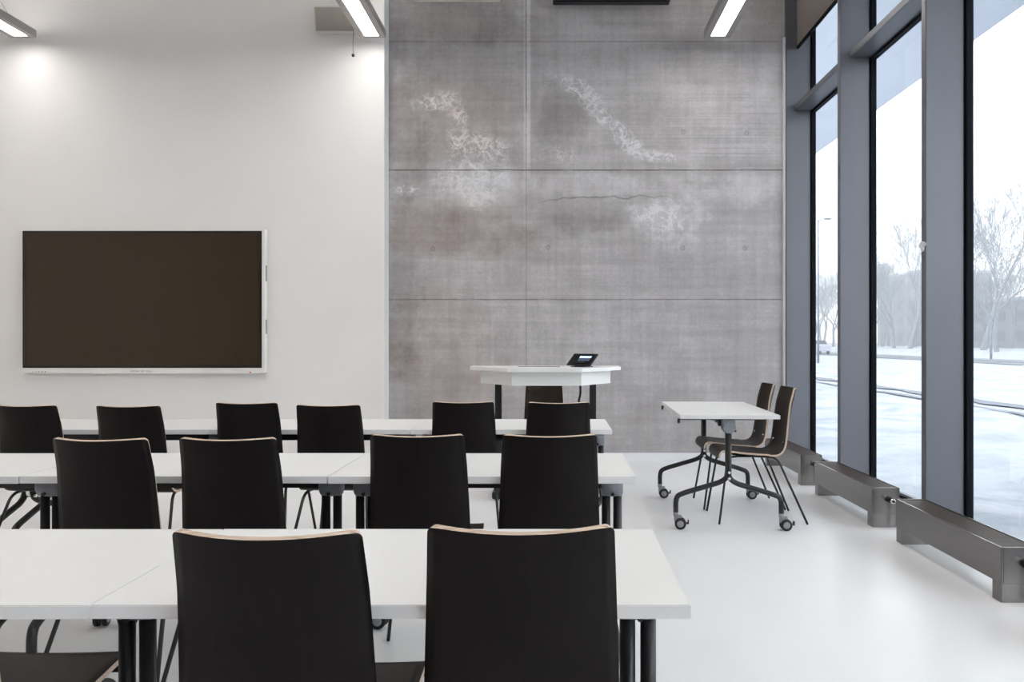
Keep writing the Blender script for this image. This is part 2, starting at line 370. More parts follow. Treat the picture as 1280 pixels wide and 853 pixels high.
# ---------------------------------------------------------------- the setting
XL, YB, CH, XG = -7.2, -4.6, 5.32, 2.70
def struct(name, boxes, m, bev=0):
    b = MB()
    for q in boxes: b.box(*q, bev=bev)
    return b.build(name, m, kind='structure')
struct('floor', [(XL-.2, XG+.12, YB-.2, ZW+.3, -.12, 0)], M['floor'])
struct('ceiling', [(XL-.2, XG+.12, YB-.2, ZW+.3, CH, CH+.2)], M['ceiling'])
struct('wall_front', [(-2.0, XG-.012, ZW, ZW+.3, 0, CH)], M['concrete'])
struct('wall_front_left', [(XL-.2, -1.725, 8.15, ZW+.3, 0, CH)], M['plaster'], bev=.004)
struct('wall_left', [(XL-.2, XL, YB, 8.15, 0, CH)], M['leftwall'])
struct('wall_back', [(XL-.2, XG+.1, YB-.2, YB, 0, CH)], M['backwall'])
struct('baseboard_front', [(-1.725, 2.40, ZW-.018, ZW, 0, .085)], M['skirting'], bev=.003)
struct('baseboard_front_left', [(XL, -1.725, 8.15-.015, 8.15, 0, .085)], M['skirting'], bev=.003)
struct('trim_1', [(2.396, 2.416, 8.325, ZW, 0, 4.42)], M['skirting'], bev=.002)  # white strip painting the lit corner edge, ending where the lamp light cuts off
# window wall: deep fin columns, glass, transoms
YM = [8.30-1.553*i for i in range(9)]            # near face of each fin column
YM[0] = 8.30
n = 2
for i, y in enumerate(YM):
    b = MB(); b.box(2.415, 2.665, y, y+.062, 0, CH, bev=.004); b.box(2.665, 2.70, y-.006, y+.068, 0, CH, 1); b.box(2.70, 2.722, y+.002, y+.060, 0, CH, 1)
    b.build('trim_%d' % n, [M['alu'], M['gasket']], kind='structure'); n += 1
b = MB(); b.box(2.62, 2.80, YB, ZW, 0, .045, bev=.004); b.build('trim_%d' % n, M['alu'], kind='structure'); n += 1
b = MB(); b.box(2.55, 2.80, YB, ZW, CH-.12, CH, bev=.004); b.build('trim_%d' % n, M['alu'], kind='structure'); n += 1
for i in range(len(YM)-1):
    y1, y0 = YM[i], YM[i+1]+.062
    f = MB()
    for z0, z1 in ((.045, 3.645), (3.705, CH-.12)):      # black seals round each pane
        f.box(2.672, 2.715, y0, y0+.022, z0, z1); f.box(2.672, 2.715, y1-.022, y1, z0, z1)
        f.box(2.672, 2.715, y0+.022, y1-.022, z0, z0+.022); f.box(2.672, 2.715, y0+.022, y1-.022, z1-.022, z1)
    win = f.build('window_%d' % (i+1), M['gasket'], kind='structure')
    t = MB(); t.box(2.50, 2.70, y0, y1, 3.645, 3.705, bev=.004); t.build('transom', M['alu'], win)
    for z0, z1 in ((.067, 3.623), (3.727, CH-.142)):
        g = MB(); g.box(2.690, 2.698, y0+.022, y1-.022, z0, z1); g.build('glass', M['glass'], win)

# ---------------------------------------------------------------- chair
def shell_mesh():
    prof = [(.276, .440), (.279, .462), (.270, .486), (.248, .499), (.21, .497), (.10, .484), (0, .476), (-.09, .472), (-.135, .476), (-.168, .494),
            (-.190, .528), (-.206, .580), (-.228, .68), (-.252, .79), (-.285, .925)]
    P = [Vector((0, a, b_)) for a, b_ in prof]
    def cr(p0, p1, p2, p3, t): return .5*((2*p1)+(p2-p0)*t+(2*p0-5*p1+4*p2-p3)*t*t+(3*p1-p0-3*p2+p3)*t**3)
    pts = []
    for i in range(len(P)-1):
        a = P[max(i-1, 0)]; d = P[min(i+2, len(P)-1)]
        for k in range(5): pts.append(cr(a, P[i], P[i+1], d, k/5))
    pts.append(P[-1])
    tot = [0]
    for i in range(1, len(pts)): tot.append(tot[-1]+(pts[i]-pts[i-1]).length)
    T = tot[-1]
    # extra rows near the ends for round corners
    def at(s):
        for i in range(1, len(pts)):
            if tot[i] >= s-1e-9:
                u = (s-tot[i-1])/(tot[i]-tot[i-1]); tg = (pts[i]-pts[i-1]).normalized(); return pts[i-1].lerp(pts[i], u), tg
        return pts[-1], (pts[-1]-pts[-2]).normalized()
    R1, R0 = .013, .026
    ss = [R0*(1-math.cos(k*PI/2/6)) for k in range(6)]+[R0+(T-R0-R1)*k/60 for k in range(61)]+[T-R1+R1*math.sin(k*PI/2/6) for k in range(1, 7)]
    nx = 17; rows = []
    for s in ss:
        p, tg = at(s); nrm = Vector((0, tg.z, -tg.y))       # points to the sitter's back / underside
        f = s/T
        # half width: seat .19, waist .18, top .163
        hw = .186 if f < .45 else .186-(.186-.160)*((f-.45)/.55)
        if f < .12: hw = .176+(.010)*f/.12
        if s < R0: hw -= R0-math.sqrt(max(R0*R0-(R0-s)**2, 0))
        if s > T-R1: hw -= R1-math.sqrt(max(R1*R1-(s-(T-R1))**2, 0))
        g = max(0., (f-.42)/.58); sag = .046*min(1, g*1.25) + (.004 if f < .45 else 0)
        row = []
        for k in range(nx):
            u = -1+2*k/(nx-1); x = u*hw
            fw = sag*((x/.163)**2)
            q = p+Vector((x, 0, 0))
            if f > .42: q += Vector((0, 1, .12))*fw
            else: q += Vector((0, 0, fw))
            row.append(q)
        rows.append(row)
    th = .0125; nr = len(rows); inner = []; outer = []
    for i in range(nr):
        for k in range(nx):
            a = rows[min(i+1, nr-1)][k]-rows[max(i-1, 0)][k]; c = rows[i][min(k+1, nx-1)]-rows[i][max(k-1, 0)]
            nn = a.cross(c).normalized()
            inner.append(rows[i][k]); outer.append((rows[i][k], nn))
    # make sure the shell thickens away from the sitter
    mid = 20*nx+nx//2
    sgn = 1 if outer[mid][1].z < 0 else -1
    vin = inner; vout = [p+nn*sgn*th for p, nn in outer]
    m = MB(); V = vin+vout; O = len(vin)
    f1 = [(i*nx+k, i*nx+k+1, (i+1)*nx+k+1, (i+1)*nx+k) for i in range(nr-1) for k in range(nx-1)]
    f2 = [tuple(O+j for j in reversed(f)) for f in f1]
    m.add(V, f1, 2, True); m.add(V, f2, 0, True)
    per = [k for k in range(nx)]+[i*nx+nx-1 for i in range(1, nr)]+[(nr-1)*nx+k for k in range(nx-2, -1, -1)]+[i*nx for i in range(nr-2, 0, -1)]
    ef = [(per[j], per[(j+1) % len(per)], O+per[(j+1) % len(per)], O+per[j]) for j in range(len(per))]
    m.add(V, ef, 1, False)
    return m

def make_chair():
    r = empty('stacking_chair')
    b = shell_mesh()
    # no remove_doubles merge between the two layers is wanted: they are 12 mm apart
    b.build('shell', [M['chair'], M['ply'], M['chairin']], r)
    R = .0078
    for sx in (-1, 1):
        f = MB(); f.tube(smooth_path([(sx*.135, .13, .456), (sx*.165, .215, .452), (sx*.222, .285, 0.003)], [.03]), R, 10); f.build('leg', M['black'], r)
        f = MB(); f.tube(smooth_path([(sx*.135, .0, .455), (sx*.165, -.125, .452), (sx*.222, -.318, 0.003)], [.05]), R, 10); f.build('leg', M['black'], r)
    f = MB()
    for sx in (-1, 1): f.tube([(sx*.135, .135, .456), (sx*.135, -.005, .455)], R, 10)
    f.tube([(-.14, .13, .457), (.14, .13, .457)], R, 10); f.tube([(-.14, -.0, .455), (.14, -.0, .455)], R, 10)
    f.box(-.03, .03, -.02, .15, .447, .4555)
    f.build('seat_frame', M['black'], r)
    for sx in (-1, 1):
        f = MB(); f.lathe([(.0, .0062), (.006, .0055), (.0095, .003), (.0105, 0)], 'y', (0, 0, 0), 14)
        o = f.build('rivet', M['chrome'], r); o.location = (sx*.125, -.178, .548); o.rotation_euler = (math.radians(12), 0, 0)
    return r
proto_chair = make_chair(); chair_used = [False]
def chair(x, y, rz, label, group):
    o = proto_chair if not chair_used[0] else copy_tree(proto_chair)
    chair_used[0] = True
    o.location = (x, y, 0); o.rotation_euler = (0, 0, rz); tag(o, label, 'chair', group)
    return o
G1 = 'dark shell chairs in the rows of tables'
D = math.radians
chair(-1.215, 1.69, D(0), 'dark chair at the bottom left corner, only its seat showing under the front table', G1)
chair(-.489, 1.632, D(-1.5), 'large dark chair back at the front table, left one of the two biggest backs', G1)
chair(-.060, 1.668, D(.5), 'large dark chair back at the front table, right one of the two biggest backs', G1)
chair(-1.515, 2.945, D(-3.0), 'dark chair with pale plywood edge at the middle table, leftmost of its four', G1)
chair(-1.100, 2.957, D(-.5), 'dark chair at the middle table, second of its four from the left', G1)
chair(-.474, 3.055, D(-1), 'dark chair at the middle table, third from left, just right of two leg pairs', G1)
chair(-.019, 3.055, D(1), 'dark chair at the middle table, rightmost of its four, near the free table end', G1)
chair(-2.69, 4.345, D(-3), 'dark chair at the rear table, leftmost, cut by the left edge of the photo', G1)
chair(-2.155, 4.315, D(-1.5), 'dark chair at the rear table, second from left, below the middle of the display', G1)
chair(-1.632, 4.515, D(-1), 'dark chair at the rear table, third from left, under the right corner of the display', G1)
chair(-1.154, 4.37, D(-1.5), 'dark chair at the rear table against the white wall, fourth from the left', G1)
chair(-.487, 4.575, D(-.5), 'dark chair at the rear table, left of the two before the white lecturer desk', G1)
chair(.020, 4.535, D(1.5), 'dark chair at the rear table, rightmost, below the tablet of the lecturer desk', G1)
G2 = 'two chairs side by side at the small table by the windows'
chair(1.415, 5.68, D(90), 'brown grey shell chair in profile at the window table, the nearer of the pair', G2)
chair(1.40, 6.15, D(90), 'brown grey shell chair in profile at the window table, the farther of the pair', G2)
chair(-.085, 6.98, D(180), 'dark chair standing behind the white lecturer desk, seen below its apron', None)

# ---------------------------------------------------------------- folding table on castors
def make_table(L, W, H=.767, rots=(0, 0, 0, 0)):
    r = empty('flip_top_table'); T = .026
    b = MB(); b.box(-L/2, L/2, -W/2, W/2, H-T, H, bev=.0018)
    o = b.build('tabletop', [M['top'], M['topedge']], r)
    for p in o.data.polygons:
        if abs(p.normal.z) < .5: p.material_index = 1
    s = W/.60
    b = MB(); b.box(-L/2+.10, L/2-.10, -.022, .022, .674, H-T-.004, bev=.003); b.build('beam', M['black'], r)
    k = 0
    for sx in (-1, 1):
        cx = sx*(L/2-.067)
        b = MB(); b.lathe([(.036, -.042), (.043, -.036), (.0445, 0), (.043, .036), (.036, .042)], 'x', (cx, 0, .682), 30)
        b.box(cx-.04, cx+.04, -.040, .040, .70, H-T-.008, bev=.003)
        hub = b.build('hinge_housing', M['hubgrey'], r)
        b = MB(); b.cyl((cx, -.052, .655), (cx, -.040, .655), .007, 12); b.build('bolt', M['black'], hub)
        b = MB(); b.box(cx-.018, cx+.018, -W*.36, W*.50+.004, H-T-.011, H-T, bev=.002)
        b.box(cx-.012, cx+.012, W*.50-.006, W*.50+.010, H-T-.034, H-T-.004, bev=.002)
        b.build('cross_arm', M['black'], r)
        b = MB(); b.box(cx-sx*.085-.018, cx-sx*.085+.018, .01, .055, H-T-.060, H-T, bev=.004)
        lt = b.build('latch', M['black'], r)
        b = MB(); b.tube([(cx-sx*.085, .05, H-T-.028), (cx-sx*.085, .085, H-T-.026), (cx-sx*.085, .098, H-T-.018)], .004, 8); b.build('lever', M['chrome'], lt)
        for sy, dx in ((-1, -.023), (1, .023)):
            pth = smooth_path([(cx+dx, 0, .66), (cx+dx, 0, .345), (cx+dx, sy*.045*s, .310), (cx+dx*.8, sy*.270*s, .238), (cx+dx*.5, sy*.318*s, .215), (cx+dx*.5, sy*.318*s, .112)],
                              [.03, .03, .05, .05], 6)
            b = MB(); b.tube(pth, .0175, 16); lg = b.build('leg', M['black'], r)
            ca = empty_part = None
            b = MB(); b.cyl((0, 0, .086), (0, 0, .116), .017, 18); b.box(-.011, .011, -.012, .040, .050, .092, bev=.004)
            ca = b.build('caster', M['wheelgrey'], r); ca.location = (cx+dx*.5, sy*.318*s, 0); ca.rotation_euler = (0, 0, rots[k]); k += 1
            for q in (-1, 1):
                b = MB(); b.lathe([(.027, q*.008), (.0365, q*.010), (.0375, q*.014), (.0375, q*.024), (.034, q*.027), (.027, q*.0275)], 'x', (0, .030, .0375), 30)
                b.build('tyre', M['tyre'], ca)
                b = MB(); b.lathe([(.0005, q*.029), (.012, q*.029), (.026, q*.027), (.0275, q*.024), (.0275, q*.010)], 'x', (0, .030, .0375), 30)
                b.build('wheel', M['wheelgrey'], ca)
            b = MB(); b.box(-.020, .020, .060, .086, .036, .044, bev=.002); b.box(-.014, .014, .078, .086, .044, .062, bev=.002); b.build('brake_lever', M['black'], ca)
        b = MB()
        for z in (.385, .345): b.cyl((cx-.044, 0, z), (cx+.044, 0, z), .009, 14)
        b.box(cx-.030, cx+.030, -.012, .012, .345, .392, bev=.003)
        b.build('leg_clamp', M['chrome'], r)
    return r
tabs = []
def table(src, x, y, rz, label, group):
    o = src if not src.get('u') else copy_tree(src)
    src['u'] = 1
    o.location = (x, y, 0); o.rotation_euler = (0, 0, rz); tag(o, label, 'table', group); tabs.append(o); return o
tA = make_table(1.110, .600, rots=(D(170), D(80), D(95), D(10)))
tB = make_table(1.110, .600, rots=(D(90), D(60), D(100), D(-20)))
tC = make_table(1.190, .654, rots=(D(180), D(174), D(184), D(180)))
GT = 'white folding tables set end to end in three rows'
# left to right in each row; seams fall where the photo shows them
table(tA, .255-.556, 1.477+.30, 0, 'white folding table in the front row, its free right end at the aisle', GT)
table(tB, .255-.556-1.110, 1.475+.30, 0, 'white folding table in the front row, running out of the left edge of the photo', GT)
for k, (nm, dy) in enumerate((('white folding table in the middle row, at its free right end by the aisle', 0),
                          ('white folding table in the middle of the middle row, between two seams', .006),
                          ('white folding table in the middle row, cut by the left edge of the photo', 0))):
    table(tA if k != 1 else tB, .299-.556-1.1135*k, 2.872+.305+dy, 0, nm, GT)
for k, nm in enumerate(('white folding table ending the rear row, below the lecturer desk',
                        'white folding table in the rear row, second from the right, before the white wall corner',
                        'white folding table in the rear row, third from the right, under the display',
                        'white folding table in the rear row, cut by the left edge of the photo')):
    table(tB if k % 2 else tA, -.233-1.112*k, 4.398+.30, 0, nm, GT)
t = table(tC, 1.180, 5.852, D(90-1.88), 'white folding table on castors standing alone by the windows with two chairs', None)
for q in (tA, tB, tC): del q['u']
for q in tabs:
    if 'u' in q: del q['u']

# ---------------------------------------------------------------- lecturer desk
r = empty('lecturer_desk', (-.068, 6.5, 0), 0, 'high white lecturer desk with chamfered front and black legs, before the concrete wall', 'desk')
b = MB(); poly = [(-.285, -.40), (.285, -.40), (.615, .02), (.615, .28), (-.615, .28), (-.615, .02)]
b.prism(poly, 1.018, 1.046); b.build('desktop', M['top'], r)
b = MB(); ap = [(-.255, -.33), (.280, -.33), (.535, .06), (.535, .12)]
def wall_strip(b, a, c, z0, z1, th):
    a, c = Vector((*a, 0)), Vector((*c, 0)); d = (c-a).normalized(); nn = Vector((-d.y, d.x, 0))*th
    b.prism([(a.x, a.y), (c.x, c.y), (c.x+nn.x, c.y+nn.y), (a.x+nn.x, a.y+nn.y)], z0, z1)
wall_strip(b, (-.255, -.30), (.280, -.30), .908, 1.018, .018); b.build('apron_panel', M['top'], r)
b = MB(); wall_strip(b, (-.535, .10), (-.257, -.30), .908, 1.018, .018); b.build('apron_panel', M['top'], r)
b = MB(); wall_strip(b, (.282, -.30), (.535, .10), .908, 1.018, .018); b.build('apron_panel', M['top'], r)
for sx, x in ((-1, -.380), (1, .386)):
    b = MB(); b.box(x-.026, x+.026, -.035, .035, .06, .92, bev=.003); b.build('leg', M['black'], r)
    b = MB(); b.box(x-.036, x+.036, -.22, .26, .012, .066, bev=.006); b.cyl((x, -.19, 0), (x, -.19, .014), .018, 12); b.cyl((x, .22, 0), (x, .22, .014), .018, 12); b.build('foot', M['black'], r)
b = MB(); b.box(-.38, .386, -.03, .03, .90, .94); b.build('cross_beam', M['black'], r)
b = MB(); b.tube(smooth_path([(.28, -.10, .92), (.285, -.10, .83), (.265, -.10, .77), (.30, -.08, .66), (.36, -.05, .55), (.386, -.05, .3)], .05), .009, 10); b.build('cable', M['black'], r)
b = MB(); b.box(-.22, .12, -.05, .06, 1.046, 1.0485); b.build('cable_flap', M['hubgrey'], r)
# control tablet
r = empty('touch_panel', (.205, 6.42, 1.046), D(-42), 'black touch panel tilted on its stand at the right of the white lecturer desk', 'tablet')
b = MB(); b.box(-.075, .075, -.02, .085, 0, .007, bev=.002); b.prism([(-.05, .0), (.05, .0), (.05, .06), (-.05, .06)], .006, .045); b.build('stand', M['black'], r)
tm = Matrix.Translation((0, -.015, .018)) @ Matrix.Rotation(D(-48), 4, 'X')
b = MB(); b.box(-.125, .125, 0, .014, 0, .135, bev=.003, M=tm); cs = b.build('casing', M['housing'], r)
b = MB(); b.box(-.117, .117, -.0015, .001, .008, .127, M=tm); b.build('screen', M['devscreen'], r)
b = MB(); b.box(-.035, .085, -.0025, -.001, .045, .078, M=tm); b.build('picture_foot', M['lit2'], cs)
b = MB(); b.box(-.035, .085, -.0025, -.001, .080, .100, M=tm); b.build('picture', M['lit1'], cs)

# ---------------------------------------------------------------- wall display
YT = 8.06
def TX(px, y=YT): return (px-692)*y/1000
def TZ(py, y=YT): return 1.255-(py-427)*y/1000
r = empty('wall_display', ((TX(26.5)+TX(331))/2, 8.15, TZ(468)), 0, 'very large dark interactive display in a slim white frame on the white wall', 'display')
ox, oy, oz = r.location
def bx(b, x0, x1, y0, y1, z0, z1, **k): b.box(x0-ox, x1-ox, y0-oy, y1-oy, z0-oz, z1-oz, **k)
b = MB(); bx(b, TX(26.5), TX(331), YT, 8.135, TZ(468), TZ(286.5), bev=.006)
b2 = b; b.build('housing', M['tvwhite'], r)
b = MB(); bx(b, TX(28.5), TX(327.3), YT-.004, YT+.002, TZ(460.6), TZ(289.3)); b.build('border', M['tvblack'], r)
b = MB(); bx(b, TX(32), TX(324.5), YT-.006, YT-.003, TZ(457.5), TZ(292.5)); b.build('screen', M['screen'], r)
for k in range(5):
    b = MB(); b.cyl((TX(41+3.9*k)-ox, YT-.003-oy, TZ(465.6)-oz), (TX(41+3.9*k)-ox, YT+.002-oy, TZ(465.6)-oz), .006 if k > 1 else .004, 12); b.build('button', M['mark'], r)
b = MB()
for k in range(14):
    if k in (6, 9): continue
    x = TX(163+1.95*k); bx(b, x, x+.010, YT-.002, YT+.002, TZ(465.2), TZ(464.0))
b.build('printed_mark', M['lampbody'], r)
b = MB(); b.cyl((TX(313)-ox, YT-.004-oy, TZ(466.2)-oz), (TX(313)-ox, YT+.002-oy, TZ(466.2)-oz), .008, 14); b.build('indicator', M['red'], r)
for z0, z1 in ((332, 352), (400, 418)):
    b = MB(); bx(b, TX(331)-.002, TX(331)+.006, YT+.02, YT+.05, TZ(z1), TZ(z0)); b.build('side_socket', M['lampbody'], r)
b = MB(); bx(b, TX(130), TX(230), 8.13, 8.15, TZ(420), TZ(330)); b.build('wall_mount', M['black'], r)

# ---------------------------------------------------------------- wall loudspeaker
r = empty('wall_speaker', (-2.19, 8.15, 4.50), 0, 'pale box loudspeaker high on the white wall, behind the end of a hanging lamp', 'loudspeaker')
tm = Matrix.Rotation(D(14), 4, 'X')
b = MB(); b.box(-.20, .20, -.17, -.035, -.115, .135, bev=.008, M=tm); b.build('case', M['speaker'], r)
b = MB(); b.box(-.186, .186, -.176, -.168, -.100, .120, bev=.002, M=tm); b.build('grille', M['spkgrille'], r)
b = MB(); b.box(-.04, .04, -.06, 0, -.05, .05, bev=.003); b.build('bracket', M['speaker'], r)

# ---------------------------------------------------------------- pendant lamps
HL = 4.287
def make_lamp(L=2.9):
    r = empty('pendant_lamp'); W = .262
    b = MB()
    b.box(-W/2, W/2, 0, .014, .0, .075, bev=.003); b.box(-W/2, W/2, L-.014, L, 0, .075, bev=.003)
    b.box(-W/2, -W/2+.012, .014, L-.014, 0, .075); b.box(W/2-.012, W/2, .014, L-.014, 0, .075)
    b.box(-W/2+.012, -.072, .014, L-.014, 0, .006); b.box(.072, W/2-.012, .014, L-.014, 0, .006)
    b.box(-.072, .072, .014, .045, 0, .006); b.box(-.072, .072, L-.045, L-.014, 0, .006)
    b.box(-W/2+.012, W/2-.012, .014, L-.014, .055, .060)
    b.build('housing', M['lampbody'], r)
    b = MB(); b.box(-.072, .072, .045, L-.045, .010, .013); b.build('diffuser', M['diffuser'], r)
    b = MB(); b.box(-.05, .05, .05, L-.05, .074, .077); b.build('upper_diffuser', M['uplight'], r)
    for y in (.38, L-.38):
        b = MB(); hc = CH-HL
        b.tube([(0, y, .26), (0, y, hc)], .0022, 6); b.tube([(-.11, y, .075), (0, y, .26)], .002, 6); b.tube([(.11, y, .075), (0, y, .26)], .002, 6)
        b.lathe([(.012, .245), (.016, .25), (.016, .29), (.008, .30)], 'z', (0, y, 0), 12)
        b.cyl((0, y, hc-.02), (0, y, hc), .03, 16)
        b.build('suspension_wire', M['wire'], r)
    return r
lp = make_lamp(); first = True
GL = 'long hanging lamps in parallel rows'
names = {-5.30: 'left', -1.808: 'mid', 1.634: 'right'}
for x, nm in ((-5.30, 'hanging lamp at the top left corner of the photo, above the display'),
              (-1.808, 'hanging lamp at the top, ending beside the loudspeaker near the corner of the white wall'),
              (1.634, 'hanging lamp at the top right, in front of the concrete wall')):
    for j, y in enumerate((5.10, 1.30, -2.50)):  # first of each line is seen; the others are added for fill light
        o = lp if first else copy_tree(lp); first = False
        o.location = (x, y, HL)
        tag(o, nm if j == 0 else ('further lamp of the %s line, hanging %s, outside the photo' % (names[x], 'over the middle of the room' if j == 1 else 'at the back of the room')), 'lamp', GL)

# hanging microphone beside the middle lamp
r = empty('hanging_microphone', (-1.975, 7.88, 4.07), 0, 'tiny black ball microphone on a thin dark wire beside the lamp and loudspeaker', 'microphone')
b = MB(); b.lathe([(.0005, -.016), (.010, -.013), (.0155, -.004), (.0155, .006), (.009, .015), (.002, .02)], 'z', (0, 0, 0), 18); b.build('capsule', M['housing'], r)
b = MB(); b.tube([(0, 0, .018), (-.003, 0, .12), (.006, 0, .25), (.016, .0, .30), (.016, 0, CH-4.05)], .0022, 6); b.build('wire', M['housing'], r)

# dark casing high up in front of the concrete wall, pale one beside it
r = empty('projection_screen_case', (WX(764)-.01, 8.20, 4.735), 0, 'black casing high before the concrete wall, only its lower edge showing', 'screen case')
b = MB(); b.box(-.60, .60, -.09, .09, 0, .15, bev=.006); b.build('case', M['housing'], r)
b = MB(); b.box(-.58, .58, -.02, .02, -.012, .004, bev=.003); b.build('bottom_bar', M['black'], r)
for sx in (-.5, .5):
    b = MB(); b.box(sx-.02, sx+.02, -.01, .17, .05, .10); b.build('bracket', M['black'], r)
r = empty('air_grille', (WX(573), 8.30, 4.803), 0, 'pale ventilation box high on the concrete wall, only its lower edge showing', 'vent')
b = MB(); b.box(-.44, .44, -.06, .07, 0, .26, bev=.004); b.build('frame', M['speaker'], r)
b = MB()
for k in range(8): b.box(-.41, .41, -.066, -.055, .03+.026*k, .044+.026*k)
b.build('louvre', M['lampbody'], r)

# ---------------------------------------------------------------- roller blinds in the upper window band
protob = empty('roller_blind')
b = MB(); b.box(-.745, .745, -.006, .006, .03, CH-4.285-.10); b.build('fabric', M['blind'], protob)
b = MB(); b.box(-.745, .745, -.012, .012, 0, .032, bev=.004); b.build('bottom_bar', M['gasket'], protob)
b = MB(); b.tube([(-.745, 0, CH-4.285-.07), (.745, 0, CH-4.285-.07)], .035, 16); b.build('roller', M['alu'], protob)
for i in range(1):
    o = protob if i == 0 else copy_tree(protob)
    o.location = (2.532, (YM[i]+YM[i+1]+.062)/2, 4.285); o.rotation_euler = (0, 0, D(90))
    tag(o, 'taupe roller blind half lowered in the window bay beside the concrete wall', 'blind')
# small white tag
r = empty('paper_tag', (2.405, 5.20, 1.87), 0, 'small crumpled white tag stuck to the edge of the wide grey window column', 'tag')
b = MB()
rnd = random.Random(3); gv = []
for i in range(5):
    for k in range(6):
        gv.append((-.010-.012*math.sin(k*1.3+i)-.006*rnd.random(), -.028+.012*i+.004*rnd.random(), -.035+.013*k+.003*math.sin(i*2)))
b.add(gv, [(i*6+k, i*6+k+1, (i+1)*6+k+1, (i+1)*6+k) for i in range(4) for k in range(5)], 0, True)
gv2 = [(x+.008, y, z) for x, y, z in gv]
b.add(gv2, [(i*6+k, i*6+k+1, (i+1)*6+k+1, (i+1)*6+k) for i in range(4) for k in range(5)], 0, True)
b.build('sheet', M['paper'], r, recalc=False)

# ---------------------------------------------------------------- bench convector heaters
def make_heater(L=1.18):
    r = empty('bench_heater')                       # origin: floor, front face centre; x width, y length
    H, W = .266, .188
    b = MB(); b.box(0, .012, 0, L, .092, H, bev=.002); b.box(W-.012, W, 0, L, .092, H, bev=.002)
    b.box(.012, W-.012, 0, .012, .092, H, bev=.002); b.box(.012, W-.012, L-.012, L, .092, H, bev=.002); b.box(.012, W-.012, .012, L-.012, .092, .104)
    b.build('casing', M['steel'], r)
    b = MB()
    nb = 60
    for k in range(nb):
        y = .016+(L-.032)*k/nb; b.box(.014, W-.014, y, y+(L-.032)/nb*.55, H-.020, H-.004)
    b.box(.012, W-.012, .014, L-.014, H-.05, H-.030)
    b.build('top_grille', M['grille'], r)
    for y in (.0, L-.085):
        b = MB(); b.box(.003, W-.003, y+.002, y+.083, 0, .093, bev=.002); b.build('foot', M['steel'], r)
    b = MB(); b.cyl((.115, -.02, .188), (.115, .0, .188), .020, 18, 1); b.cyl((.115, -.075, .188), (.115, -.02, .188), .011, 14)
    b.lathe([(.010, -.075), (.016, -.073), (.018, -.055), (.014, -.045)], 'y', (.115, 0, .188), 14)
    b.tube(smooth_path([(.115, -.06, .188), (.150, -.085, .188), (.150, -.085, 0.0)], [.02]), .008, 10)
    b.build('valve', [M['chrome'], M['black']], r)
    return r
h = make_heater()
labs = ('nearest steel bench heater by the windows, cut by the right edge of the photo',
        'steel bench heater on the floor by the windows, the middle one of three',
        'steel bench heater on the floor by the windows, farthest, behind the two profile chairs')
for i, y in enumerate((3.83, 5.385, 6.94, 2.275)):
    o = h if i == 0 else copy_tree(h)
    o.location = (2.142, y, 0)
    tag(o, labs[i] if i < 3 else 'steel bench heater nearer than the photo shows, standing outside its right edge', 'heater', 'bench heaters in a line along the windows')

# ---------------------------------------------------------------- outdoors
GZ = -.18
rnd = random.Random(7)
def groundz(x, y):
    z = GZ + .05*math.sin(x*.7+1)*math.sin(y*.45)+.03*math.sin(x*1.9+y*1.3)
    if x < 8: z += .06*math.sin(x*2.3+y*.9)*min(1, max(0, x-3))
    if 27 < x < 36: z = GZ-.02
    if x >= 36: z += min(.5, (x-36)*.12)
    if 8.8 < x < 10.8: z = GZ+.0
    return z
xs = [2.82+.35*i for i in range(40)]+[17+2*i for i in range(5)]+[27, 27.01, 31, 35.99, 36, 38, 41, 46, 55, 70, 100, 150, 260]
xs = sorted(xs); ys = [-25+5*i for i in range(4)]+[-5+.7*i for i in range(60)]+[38+6*i for i in range(8)]+[90, 110, 140, 190, 260, 420]
b = MB(); ny = len(ys)
b.add([(x, y, groundz(x, y)) for x in xs for y in ys], [(i*ny+k, (i+1)*ny+k, (i+1)*ny+k+1, i*ny+k+1) for i in range(len(xs)-1) for k in range(ny-1)], 0, True)
b.build('snow_ground', M['snow'], kind='structure')
b = MB(); yy = [-20+4*i for i in range(80)]
def strip(b, x0, x1, z, yy, amp=.3, seed=0):
    rr = random.Random(seed); vs = []
    for y in yy: vs += [(x0+amp*(rr.random()-.5), y, z), (x1+amp*(rr.random()-.5), y, z)]
    b.add(vs, [(2*i, 2*i+1, 2*i+3, 2*i+2) for i in range(len(yy)-1)], 0)
strip(b, 27.8, 29.6, GZ+.02, yy, .3, 1); strip(b, 30.6, 34.6, GZ+.02, yy, .5, 2)
b.build('road', M['slush'], kind='structure')
b = MB(); strip(b, 8.95, 9.20, GZ+.03, [-4+1.0*i for i in range(50)], .25, 3); strip(b, 9.75, 10.35, GZ+.03, [-4+1.0*i for i in range(50)], .4, 4)
b.build('wheel_tracks', M['slush'], kind='structure')
# canopy over the window wall
b = MB(); b.box(2.81, 5.55, YB-6, ZW+14, 5.215, 5.55, bev=.01); b.build('trim_%d' % n, M['soffit'], kind='structure'); n += 1
